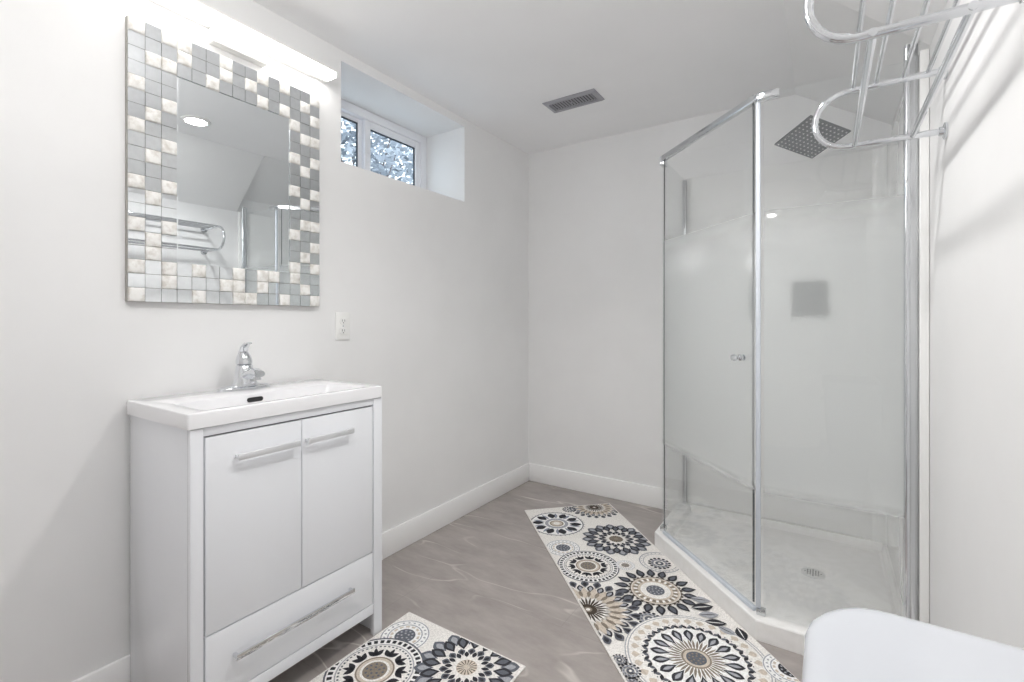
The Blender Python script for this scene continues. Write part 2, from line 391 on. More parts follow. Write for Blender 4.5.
# sink top
SX0, SX1, SY0, SY1, SZ0, SZ1 = XL+0.019, -1.285, 0.533, 1.138, 0.8135, 0.852
snk = thing('sink_basin', 'white ceramic vanity sink top with shallow rectangular basin', 'sink', ((SX0+SX1)/2, (SY0+SY1)/2, SZ0))
BX0, BX1, BY0, BY1 = -1.495, -1.318, 0.585, 1.083
b = B()
o = [(SX0, SY0), (SX1, SY0), (SX1, SY1), (SX0, SY1)]
def rect_ring(x0, y0, x1, y1, r, z, n=6):
    out = []
    for cx, cy, a0 in ((x1-r, y1-r, 0), (x0+r, y1-r, PI/2), (x0+r, y0+r, PI), (x1-r, y0+r, 1.5*PI)):
        for k in range(n+1): a = a0 + PI/2*k/n; out.append((cx+r*math.cos(a), cy+r*math.sin(a), z))
    return out
R = [rect_ring(SX0+0.03, SY0+0.03, SX1-0.03, SY1-0.03, 0.004, SZ0),
     rect_ring(SX0, SY0, SX1, SY1, 0.006, SZ0),
     rect_ring(SX0, SY0, SX1, SY1, 0.006, SZ1-0.003),
     rect_ring(SX0+0.001, SY0+0.001, SX1-0.001, SY1-0.001, 0.006, SZ1-0.001),
     rect_ring(SX0+0.003, SY0+0.003, SX1-0.003, SY1-0.003, 0.006, SZ1),
     rect_ring(BX0-0.006, BY0-0.006, BX1+0.006, BY1+0.006, 0.022, SZ1),
     rect_ring(BX0-0.001, BY0-0.001, BX1+0.001, BY1+0.001, 0.018, SZ1-0.003),
     rect_ring(BX0+0.004, BY0+0.012, BX1-0.004, BY1-0.012, 0.018, SZ1-0.045),
     rect_ring(BX0+0.012, BY0+0.06, BX1-0.012, BY1-0.06, 0.016, SZ1-0.075),
     rect_ring(BX0+0.04, BY0+0.11, BX1-0.04, BY1-0.11, 0.016, SZ1-0.082)]
b.loft(R); b.build('basin', M['ceramic'], snk, ang=50)
b = B(); b.prism([(y, z) for (y, z, _) in [(yy, zz, 0) for yy, zz in
     [(0.809+sx*(0.018)+0.007*math.cos(a), 0.832+0.007*math.sin(a)) for sx, a0 in ((1, -PI/2), (-1, PI/2)) for a in [a0+PI*k/8 for k in range(9)]]]], BX0+0.0005, BX0+0.0035, axis='x')
b.build('overflow_slot', M['dark'], snk, smooth=False)
B().lathe(((BX0+BX1)/2, 0.835, SZ1-0.0825), [(0.001, 0.001), (0.022, 0.001), (0.024, 0.003), (0.024, 0.0), ], 24).build('drain', M['chrome'], snk)

# faucet
FX, FY, FZ = -1.604, 0.834, SZ1
fau = thing('faucet', 'chrome single-lever faucet standing on the sink top', 'faucet', (FX, FY, FZ))
def ell_ring(c, u, w, a, bb, n=20):
    c, u, w = Vector(c), Vector(u), Vector(w)
    return [c + u*(a*math.cos(t)) + w*(bb*math.sin(t)) for t in (2*PI*k/n for k in range(n))]
b = B()
b.loft([ell(FX, FY, FZ+0.0003, 0.027, 0.082, 32, 3), ell(FX, FY, FZ+0.008, 0.027, 0.082, 32, 3), ell(FX, FY, FZ+0.013, 0.021, 0.074, 32, 3), ell(FX, FY, FZ+0.017, 0.018, 0.04, 32, 2.4)])
b.build('base_plate', M['chrome'], fau, ang=40)
b = B()
b.loft([ell(FX+dx, FY, FZ+z, a, c, 24) for dx, z, a, c in ((0, 0.012, 0.031, 0.044), (0.002, 0.022, 0.030, 0.038), (0.003, 0.040, 0.029, 0.032), (0.0, 0.060, 0.027, 0.028), (-0.002, 0.078, 0.0245, 0.025), (-0.003, 0.083, 0.020, 0.021))])
b.build('body', M['chrome'], fau, ang=50)
b = B()
b.loft([ell_ring((FX+x, FY, FZ+z), (math.sin(t), 0, math.cos(t)), (0, 1, 0), a, c) for x, z, t, a, c in
        ((0.000, 0.034, 0.5, 0.026, 0.025), (0.026, 0.048, 0.4, 0.021, 0.022), (0.050, 0.058, 0.15, 0.0155, 0.020), (0.074, 0.060, -0.1, 0.013, 0.019), (0.092, 0.056, -0.3, 0.011, 0.017))])
b.lathe((FX+0.078, FY, FZ+0.036), [(0.010, 0), (0.0115, 0.001), (0.0115, 0.018)], 18)
b.build('spout', M['chrome'], fau, ang=50)
b = B()
b.loft([ell(FX-0.003+dx, FY, FZ+z, a, c, 24) for dx, z, a, c in ((0, 0.0835, 0.0245, 0.025), (0, 0.094, 0.0245, 0.025), (-0.001, 0.110, 0.020, 0.021), (-0.002, 0.121, 0.012, 0.014))])
b.loft([ell_ring((FX+x, FY, FZ+z), (math.sin(t), 0, math.cos(t)), (0, 1, 0), a, c) for x, z, t, a, c in
        ((-0.014, 0.104, -1.2, 0.014, 0.016), (-0.008, 0.124, -1.15, 0.0095, 0.0145), (0.000, 0.139, -0.9, 0.0065, 0.0135), (0.014, 0.149, -0.45, 0.005, 0.0125), (0.028, 0.152, -0.15, 0.004, 0.010))])
b.build('lever_handle', M['chrome'], fau, ang=50)

# ------------------------------------------------------------------ mosaic mirror
MX = XL+0.001
MY0, MY1, MZ0, MZ1 = 0.536, 1.15, 1.133, 1.948
NC, NR = 15, 20
cw, ch = (MY1-MY0)/NC, (MZ1-MZ0)/NR
mir = thing('wall_mirror', 'rectangular wall mirror framed in stone and mirror mosaic tiles above the vanity', 'mirror', (MX, (MY0+MY1)/2, MZ0))
b = B()
iy0, iy1, iz0, iz1 = MY0+3*cw, MY1-3*cw, MZ0+3*ch, MZ1-3*ch
b.box(MX, MY0, MZ0, MX+0.016, MY1, MZ1)
b.build('backing', M['frame'], mir, smooth=False)
STONE = {0: [0,4,7,11,14,17,19], 1: [2,6,9,12,15,16], 2: [0,2,5,8,11,14,17,18], 3: [0,1], 4: [17,19], 5: [2], 6: [0,1,18],
         7: [17,18,19], 8: [1,19], 9: [0,2,17,18], 10: [17], 11: [0,2,19], 12: [3,6,9,13,16,17], 13: [1,4,7,10,12,15,18], 14: [0,2,4,6,9,12,14,16,19]}
bmr = B()
for c in range(NC):
    for r in range(NR):
        if 3 <= c < NC-3 and 3 <= r < NR-3: continue
        y0, y1 = MY0+c*cw+0.0006, MY0+(c+1)*cw-0.0006
        z1, z0 = MZ1-r*ch-0.0006, MZ1-(r+1)*ch+0.0006
        x = MX+0.0165
        if r in STONE.get(c, []):
            e = 0.004; t = 0.0105
            def rr(d, xx): return [(xx, y0+d, z0+d), (xx, y1-d, z0+d), (xx, y1-d, z1-d), (xx, y0+d, z1-d)]
            bmr.loft([rr(0, x), rr(0, x+0.006), rr(e*0.5, x+0.0090), rr(e*1.6, x+t), rr(e*3, x+t+0.001)], 1)
        else:
            bmr.box(x, y0, z0, x+0.0055+random.uniform(-0.0004, 0.0004), y1, z1)
bmr.build('mosaic_border', [M['mtile'], M['stone']], mir, ang=60)
b = B(); x = MX+0.0165
b.loft([[(x, iy0, iz0), (x, iy1, iz0), (x, iy1, iz1), (x, iy0, iz1)], [(x+0.002, iy0, iz0), (x+0.002, iy1, iz0), (x+0.002, iy1, iz1), (x+0.002, iy0, iz1)],
        [(x+0.0025, iy0+0.004, iz0+0.004), (x+0.0025, iy1-0.004, iz0+0.004), (x+0.0025, iy1-0.004, iz1-0.004), (x+0.0025, iy0+0.004, iz1-0.004)]])
b.build('mirror_pane', M['mirror'], mir, smooth=False)

# ------------------------------------------------------------------ vanity light
vl = thing('vanity_light', 'lit white bar light on the wall above the mosaic mirror', 'wall light', (XL, 0.83, 1.955))
B().box(XL+0.001, 0.757, 1.979, XL+0.033, 0.936, 2.0265).build('canopy', M['plastic'], vl, bevel=0.002)
B().box(XL+0.001, 0.760, 2.027, XL+0.0225, 0.923, 2.062).build('wall_plate', M['plastic'], vl, bevel=0.002)
B().box(XL+0.0225, 0.490, 2.0275, XL+0.081, 1.186, 2.0465).build('diffuser', M['bar'], vl, bevel=0.005, seg=3)
B().box(XL+0.0225, 0.488, 2.047, XL+0.083, 1.188, 2.056).build('housing', M['plastic'], vl, bevel=0.002)
B().box(XL+0.0010, 0.488, 2.028, XL+0.022, 0.7595, 2.056).build('back_rail', M['plastic'], vl, bevel=0.001)
B().box(XL+0.0010, 0.9235, 2.028, XL+0.022, 1.188, 2.056).build('back_rail', M['plastic'], vl, bevel=0.001)
for y in (0.4865, 1.1862): B().box(XL+0.024, y, 2.0285, XL+0.080, y+0.0033, 2.0465).build('end_cap', M['plastic'], vl, bevel=0.001)

# ceiling downlights
def downlight(x, y, label, watts):
    t = thing('ceiling_light', label, 'ceiling light', (x, y, H))
    B().lathe((x, y, H-0.0005), [(0.052, 0), (0.073, 0), (0.073, -0.004), (0.066, -0.007), (0.054, -0.007), (0.052, -0.003)], 40).build('trim_ring', M['plastic'], t)
    B().lathe((x, y, H-0.0008), [(0.0515, 0), (0.0515, -0.004), (0.001, -0.0045)], 40).build('lens', M['pot'], t)
    l = bpy.data.lights.new('downlight_lamp', 'AREA'); l.shape = 'DISK'; l.size = 0.11; l.spread = math.radians(125); l.energy = watts; l.color = (1.0, 0.985, 0.965)
    lo = bpy.data.objects.new('downlight_lamp', l); C.objects.link(lo); lo.parent = t; lo.location = (0, 0, -0.0065)
    return t
downlight(-0.36, 1.27, 'round lit ceiling light over the middle of the room, reflected in the wall mirror', POTW)
GX, GY, GZ, GR = -0.72, 0.40, H-0.27, 0.13  # invented hanging globe, kept out of view, added as fill for the whole room
gl_ = thing('fill_globe_light', 'unseen white globe fill light, added above the view to brighten the room', 'ceiling light', (GX, GY, H))
B().lathe((GX, GY, H-0.0005), [(0.001, 0), (0.06, 0), (0.06, -0.012), (0.05, -0.02), (0.001, -0.02)], 32).build('canopy', M['chrome2'], gl_)
B().cyl((GX, GY, H-0.021), (GX, GY, GZ+GR+0.001), 0.008, 12).build('stem', M['chrome2'], gl_)
B().lathe((GX, GY, GZ), [(GR*math.sin(PI*k/24), GR*math.cos(PI*k/24)) for k in range(25)], 40).build('globe', M['fill_globe'], gl_)


# ------------------------------------------------------------------ outlet
ol = thing('power_outlet', 'white duplex power outlet on the wall right of the sink', 'outlet', (XL, 1.272, 1.055))
x = XL+0.0005
B().box(x, 1.238, 0.998, x+0.006, 1.306, 1.112).build('cover_plate', M['plastic'], ol, bevel=0.002)
for zc in (1.0755, 1.0345):
    rc = B(); rc.prism([(1.272+0.0165*math.cos(a), zc+max(-0.0135, min(0.0135, 0.0175*math.sin(a)))) for a in (2*PI*k/28 for k in range(28))], x+0.0061, x+0.0085, axis='x')
    ro = rc.build('receptacle', M['plastic'], ol)
    sl = B()
    for dy in (-0.006, 0.006): sl.box(x+0.0086, 1.272+dy-0.001, zc-0.002, x+0.0090, 1.272+dy+0.001, zc+0.007)
    sl.lathe((x+0.0086, 1.272, zc-0.007), [(0.0024, 0), (0.0024, 0.0004)], 12, ax=(1, 0, 0))
    sl.build('slots', M['dark'], ro, smooth=False)
B().lathe((x+0.0061, 1.272, 1.055), [(0.003, 0), (0.003, 0.001), (0.001, 0.0013)], 12, ax=(1, 0, 0)).build('screw', M['chrome2'], ol)

# ------------------------------------------------------------------ ceiling vent
vt = thing('ceiling_vent', 'grey metal ceiling air vent with dark louvers', 'vent', (-1.081, 2.215, H))
vx0, vx1, vy0, vy1 = -1.225, -0.937, 2.148, 2.282
b = B(); z0 = H-0.0005
def vr(d, z): return [(vx0+d, vy0+d, z), (vx1-d, vy0+d, z), (vx1-d, vy1-d, z), (vx0+d, vy1-d, z)]
b.loft([vr(0, z0), vr(0, z0-0.003), vr(0.010, z0-0.010), vr(0.024, z0-0.010), vr(0.026, z0-0.002)], caps=False)
b.build('frame', M['ventgrey'], vt, ang=20)
b = B(); n = 15
for k in range(n):
    xx = vx0+0.034 + (vx1-vx0-0.068)*k/(n-1); t = 0.6 if k < n/2 else 0.6
    b.obox((xx, (vy0+vy1)/2, z0-0.0062), (0.0031, 0, 0.0022), (0, (vy1-vy0)/2-0.027, 0), (0.0003, 0, -0.0006))
b.build('louvers', M['ventgrey'], vt, smooth=False)
B().box(vx0+0.027, vy0+0.027, z0-0.0014, vx1-0.027, vy1-0.027, z0-0.0004).build('duct_opening', M['dark'], vt, smooth=False)
B().box(vx0+0.14, vy0+0.05, z0-0.0125, vx0+0.146, vy0+0.062, z0-0.008).build('damper_lever', M['ventgrey'], vt)

# ------------------------------------------------------------------ shower tray
TX0, TX1, TY0, TY1 = -0.685, XR-0.001, 1.800, YB-0.001
CY, CX = 2.285, -0.200        # where the diagonal leaves the left side / meets the front side
def tray_poly(d, dr=None):
    dr = d if dr is None else dr
    k = d*(math.sqrt(2)-1)
    return [(TX0+d, TY1-dr), (TX0+d, CY+k), (CX+k, TY0+d), (TX1-dr, TY0+d), (TX1-dr, TY1-dr)]
tray = thing('shower_tray', 'low white neo-angle shower tray on the floor', 'shower tray', (-0.2, 2.3, 0))
b = B()
def tp(d, z, dr=None): return [(x, y, z) for x, y in tray_poly(d, dr)]
b.loft([tp(0.0, 0.0005, 0), tp(0.0, 0.064, 0), tp(0.002, 0.068, 0.001), tp(0.006, 0.070, 0.001), tp(0.056, 0.070, 0.030), tp(0.062, 0.067, 0.033), tp(0.070, 0.036, 0.04), tp(0.08, 0.031, 0.05),
        [(-0.045+0.05*math.cos(a), 2.344+0.05*math.sin(a), 0.027) for a in (2.4, 3.4, 4.6, 5.6, 7.0)]])
b.build('tray_body', M['tray'], tray, ang=25)
b = B(); b.lathe((-0.045, 2.344, 0.0272), [(0.044, 0), (0.044, 0.003), (0.040, 0.0045), (0.001, 0.0045)], 32)
dc = b.build('drain_cover', M['drainw'], tray)
b = B()
for i in range(-3, 4):
    for j in range(-3, 4):
        if i*i+j*j <= 9: b.lathe((-0.045+i*0.0095, 2.344+j*0.0095, 0.0318), [(0.003, 0), (0.003, 0.0003)], 8)
b.build('drain_holes', M['drainh'], dc, smooth=False)

# acrylic wall surround
sr = thing('shower_surround', 'white acrylic wall panels lining the shower corner', 'shower wall', (0, YB, 0.071))
B().box(-0.684, YB-0.018, 0.0705, XR-0.0235, YB-0.0008, 1.862).build('back_panel', M['acrylic'], sr, bevel=0.004, seg=3)
B().box(XR-0.0230, 1.806, 0.0705, XR-0.0008, YB-0.001, 1.862).build('side_panel', M['acrylic'], sr, bevel=0.004, seg=3)
b = B()   # rounded inside corner
ccx, ccy, cr_ = XR-0.023, YB-0.018, 0.05
b.prism([(ccx+0.0005, ccy+0.0005)] + [(ccx-cr_+cr_*math.cos(a), ccy-cr_+cr_*math.sin(a)) for a in (PI/2*k/8 for k in range(9))], 0.071, 1.860)
b.build('corner_cove', M['acrylic'], sr)

# ------------------------------------------------------------------ shower enclosure
G0, G1 = 0.078, 1.850
PA = Vector((-0.648, 2.292, 0)); PB = Vector((-0.198, 1.842, 0))     # door ends
XWALL = XR-0.026
en = thing('shower_enclosure', 'neo-angle glass shower enclosure with frosted middle band', 'shower enclosure', (-0.3, 2.0, 0.071))
gt = 0.003
def pane(name, p, q, parent, z0=G0, z1=G1):
    p, q = Vector(p), Vector(q); d = (q-p); l = d.length/2; d.normalize(); nrm = Vector((-d.y, d.x, 0))
    c = (p+q)/2; c.z = (z0+z1)/2
    if nrm.dot(Vector((0.0, 2.35, 0)) - Vector((c.x, c.y, 0))) < 0: nrm = -nrm      # towards the inside of the shower
    b = B().obox(c, d*l, nrm*gt, Vector((0, 0, (z1-z0)/2)))
    for f in b.bm.faces:                                             # the etching is on the inner face only
        if (f.calc_center_median()-c).dot(nrm) > gt*0.9: f.material_index = 1
    return b.build(name, [M['pane_glass'], M['shower_glass']], parent, smooth=False)
ret = pane('return_panel', (-0.652, 2.305, 0), (-0.652, YB-0.034, 0), en)
frt = pane('front_panel', (-0.178, 1.835, 0), (XWALL-0.022, 1.835, 0), en)
dd = (PB-PA).normalized(); dn = Vector((-dd.y, dd.x, 0))
if dn.y < 0: dn = -dn                                             # points into the shower
door = pane('door', PA+dd*0.010, PB-dd*0.012, en, G0+0.01, G1-0.012)
# rail along the door head with returns
zr = 1.846
c = (PA+PB)/2; c.z = zr
B().obox(c, dd*((PB-PA).length/2-0.004), dn*0.011, Vector((0, 0, 0.013))).build('head_rail', M['alu'], en, bevel=0.003)
B().obox((-0.652, 2.318, zr-0.006), (0.013, 0, 0), (0, 0.024, 0), (0, 0, 0.022)).build('corner_bracket', M['chrome'], en, bevel=0.004)
B().obox((-0.166, 1.835, zr-0.002), (0.036, 0, 0), (0, 0.013, 0), (0, 0, 0.013)).build('corner_bracket', M['chrome'], en, bevel=0.005)
# threshold rail
c = (PA+PB)/2; c.z = 0.0775
B().obox(c, dd*((PB-PA).length/2-0.01), dn*0.008, Vector((0, 0, 0.0068))).build('threshold_rail', M['post'], en, bevel=0.002)
B().box(-0.664, 2.300, 0.0707, -0.640, 2.335, 0.094).build('pivot_block', M['alu'], en, bevel=0.002)
B().box(-0.200, 1.828, 0.0707, -0.172, 1.850, 0.092).build('pivot_block', M['alu'], en, bevel=0.002)
# posts and channels
B().box(-0.202, 1.832, 0.093, -0.187, 1.845, zr-0.018).build('corner_post', M['post'], en, bevel=0.003)
b = B()
b.box(XWALL-0.030, 1.824, 0.071, XWALL+0.0022, 1.846, 1.895)
b.build('wall_channel', M['alu'], en, bevel=0.004)
B().tube([(XWALL-0.024, 1.818, 0.071), (XWALL-0.024, 1.818, 1.890)], 0.007, 12).build('channel_bead', M['chrome'], en)
B().box(-0.662, YB-0.046, 0.071, -0.642, YB-0.0185, 1.850).build('wall_channel', M['alu'], en, bevel=0.003)
# dark magnetic seals inside the door edges
for p in (PA+dd*0.004, PB-dd*0.026):
    c = p + dn*0.006; c.z = (G0+G1)/2
    B().obox(c, dd*0.0025, dn*0.0022, Vector((0, 0, (G1-G0)/2-0.016))).build('door_seal', M['seal'], door, smooth=False)
# knobs
kp = Vector((-0.2527, 1.8927, 0.945)); kp = kp
b = B()
b.lathe(kp-dn*0.0035, [(0.0115, 0), (0.0115, 0.006), (0.0045, 0.010), (0.0045, 0.017), (0.0095, 0.021), (0.0125, 0.029), (0.0105, 0.037), (0.001, 0.040)], 20, ax=-dn)
b.lathe(kp+dn*0.0035, [(0.0115, 0), (0.0115, 0.006), (0.0045, 0.010), (0.0045, 0.017), (0.0095, 0.021), (0.0125, 0.029), (0.0105, 0.037), (0.001, 0.040)], 20, ax=dn)
b.build('knob', M['chrome'], door)

# ------------------------------------------------------------------ shower head and valve
hc = Vector((-0.052, 2.40, 1.855))
t_ = math.radians(21)
nrm = Vector((0, -math.sin(t_), -math.cos(t_)))                   # face looks down and to the viewer
ux = Vector((1, 0, 0)); uy = nrm.cross(ux).normalized()
d1 = (ux+uy).normalized(); d2 = (ux-uy).normalized(); hs = 0.098
sh = thing('rain_shower', 'square grey rain shower head turned cornerwise inside the glass', 'shower head', (-0.052, YB-0.018, 1.90))
hp = B().obox(hc, d1*hs, d2*hs, nrm*0.004).build('head_plate', M['head'], sh, bevel=0.002)
b = B()
for i in range(10):
    for j in range(10):
        b.lathe(hc+d1*(hs*0.88*(i/4.5-1))+d2*(hs*0.88*(j/4.5-1))+nrm*0.0041, [(0.0037, 0), (0.0028, 0.002), (0.0005, 0.0022)], 8, ax=nrm)
b.build('nozzles', M['nozzle'], hp)
b = B()
wl = Vector((-0.052, YB-0.0185, 1.955))
b.tube([wl, wl+Vector((0, -0.10, 0.012)), wl+Vector((0, -0.22, 0.004)), hc+Vector((0, 0.03, 0.07)), hc-nrm*0.030], 0.0095, 14)
b.build('arm', M['chrome'], sh)
B().lathe(hc-nrm*0.004, [(0.024, 0), (0.022, 0.008), (0.014, 0.016), (0.016, 0.026), (0.012, 0.034)], 20, ax=-nrm).build('ball_joint', M['chrome'], sh)
B().lathe(wl, [(0.028, 0), (0.027, 0.006), (0.012, 0.010)], 24, ax=(0, -1, 0)).build('wall_flange', M['chrome'], sh)

vx, vz = -0.064, 1.180
va = thing('shower_valve', 'dark square shower valve plate blurred behind the frosted glass', 'shower valve', (vx, YB-0.018, vz))
B().box(vx-0.072, YB-0.030, vz-0.085, vx+0.072, YB-0.0186, vz+0.085).build('valve_plate', M['valve'], va, bevel=0.004)
B().lathe((vx, YB-0.031, vz), [(0.028, 0), (0.027, 0.03), (0.024, 0.034), (0.001, 0.035)], 24, ax=(0, -1, 0)).build('valve_knob', M['valve'], va)
B().tube([(vx, YB-0.055, vz-0.01), (vx+0.02, YB-0.058, vz-0.05), (vx+0.035, YB-0.058, vz-0.085)], [0.008, 0.007, 0.006], 10).build('lever', M['valve'], va)

# ------------------------------------------------------------------ towel rack
rk = thing('towel_rack', 'chrome towel rack with two looped ends high on the right wall', 'towel rack', (XR, 1.28, 1.62))
zl, zu = 1.549, 1.699; rcx = 0.049; rad = (zu-zl)/2
for y in (0.98, 1.58):
    pts = [(XR-0.006, y, zl)] + [(rcx + 0.15*(1-k/3), y, zl) for k in range(1, 3)]
    pts += [(rcx-rad*math.sin(PI*k/14), y, (zl+zu)/2-rad*math.cos(PI*k/14)) for k in range(15)]
    pts += [(rcx + 0.15*k/3, y, zu) for k in range(1, 3)] + [(XR-0.006, y, zu)]
    B().tube(pts, 0.0080, 16).build('bracket', M['chrome'], rk)
    for z in (zl, zu):
        B().lathe((XR-0.0005, y, z), [(0.021, 0), (0.021, 0.004), (0.017, 0.006), (0.012, 0.007), (0.0112, 0.014)], 24, ax=(-1, 0, 0)).build('flange', M['chrome'], rk)
for x in (0.061, 0.110, 0.166, 0.215): B().cyl((x, 0.972, zu+0.006), (x, 1.588, zu+0.006), 0.0054, 12).build('rail', M['chrome'], rk)
for x in (0.064, 0.184): B().cyl((x, 0.972, zl), (x, 1.588, zl), 0.0067, 12).build('rail', M['chrome'], rk)

# ------------------------------------------------------------------ toilet
to = thing('toilet', 'white ceramic toilet against the right wall, tank lid in the near corner', 'toilet', (-0.05, 0.455, 0))
LX0, LX1, LY0, LY1, LZ = -0.019, XR-0.006, 0.225, 0.686, 0.756
near = [(-0.019, 0.600), (-0.0150, 0.622), (-0.0050, 0.643), (0.0080, 0.660), (0.0240, 0.674), (0.0420, 0.6805), (0.060, 0.682)]
full = [(LX1, LY1-0.006), (LX1, LY0+0.006)] + [(x, LY0+LY1-y) for x, y in near[::-1]] + near
def inset(poly, d):
    cx = 0.125; cy = (LY0+LY1)/2
    hx, hy = (LX1-LX0)/2, (LY1-LY0)/2
    return [(cx+(x-cx)*(1-d/hx), cy+(y-cy)*(1-d/hy)) for x, y in poly]
b = B()
def L(d, z): return [(x, y, z) for x, y in inset(full, d)]
b.loft([L(0.012, LZ-0.040), L(0.001, LZ-0.038), L(0, LZ-0.030), L(0, LZ-0.014), L(0.0015, LZ-0.008), L(0.005, LZ-0.003), L(0.011, LZ-0.0005), L(0.02, LZ), L(0.09, LZ+0.002)])
b.build('tank_lid', M['toilet'], to, ang=50)
b = B()
b.loft([L(0.035, 0.375), L(0.028, 0.39), L(0.016, 0.50), L(0.012, 0.60), L(0.010, LZ-0.0405)])
b.build('tank', M['toilet'], to, ang=50)
b = B()
yc = 0.4535
def bowl(x0, x1, w, z, n=36):
    cx, a = (x0+x1)/2, (x1-x0)/2
    return [(cx+a*math.cos(t), yc+w*math.sin(t)*(1-0.12*math.cos(t+PI)*0 - 0.10*max(0, -math.cos(t))), z) for t in (2*PI*k/n for k in range(n))]
b.loft([bowl(-0.34, 0.16, 0.115, 0.0005), bowl(-0.33, 0.16, 0.110, 0.03), bowl(-0.34, 0.17, 0.105, 0.14), bowl(-0.40, 0.19, 0.135, 0.25), bowl(-0.465, 0.20, 0.175, 0.34), bowl(-0.48, 0.21, 0.185, 0.372),
        bowl(-0.475, 0.205, 0.18, 0.374), bowl(-0.43, -0.06, 0.13, 0.372), bowl(-0.41, -0.08, 0.12, 0.31), bowl(-0.36, -0.14, 0.07, 0.22)])
b.build('bowl', M['toilet'], to, ang=60)
def seat_ring(x0, x1, w, z): return bowl(x0, x1, w, z)
b = B(); b.loft([bowl(-0.478, -0.03, 0.182, 0.3755), bowl(-0.482, -0.028, 0.186, 0.385), bowl(-0.475, -0.032, 0.180, 0.393), bowl(-0.41, -0.09, 0.115, 0.393), bowl(-0.41, -0.09, 0.115, 0.3755)], closed=True)
b.build('seat', M['plastic'], to, ang=50)
b = B(); b.loft([bowl(-0.478, -0.03, 0.183, 0.3945), bowl(-0.482, -0.026, 0.187, 0.402), bowl(-0.470, -0.034, 0.178, 0.411), bowl(-0.35, -0.12, 0.09, 0.414)])
b.build('seat_lid', M['plastic'], to, ang=50)
b = B(); b.lathe((-0.009, 0.60, 0.66), [(0.010, 0), (0.010, 0.014), (0.008, 0.016)], 16, ax=(-1, 0, 0)); b.tube([(-0.021, 0.60, 0.66), (-0.026, 0.56, 0.655), (-0.028, 0.53, 0.650)], [0.006, 0.005, 0.006], 10)
b.build('flush_lever', M['chrome'], to)

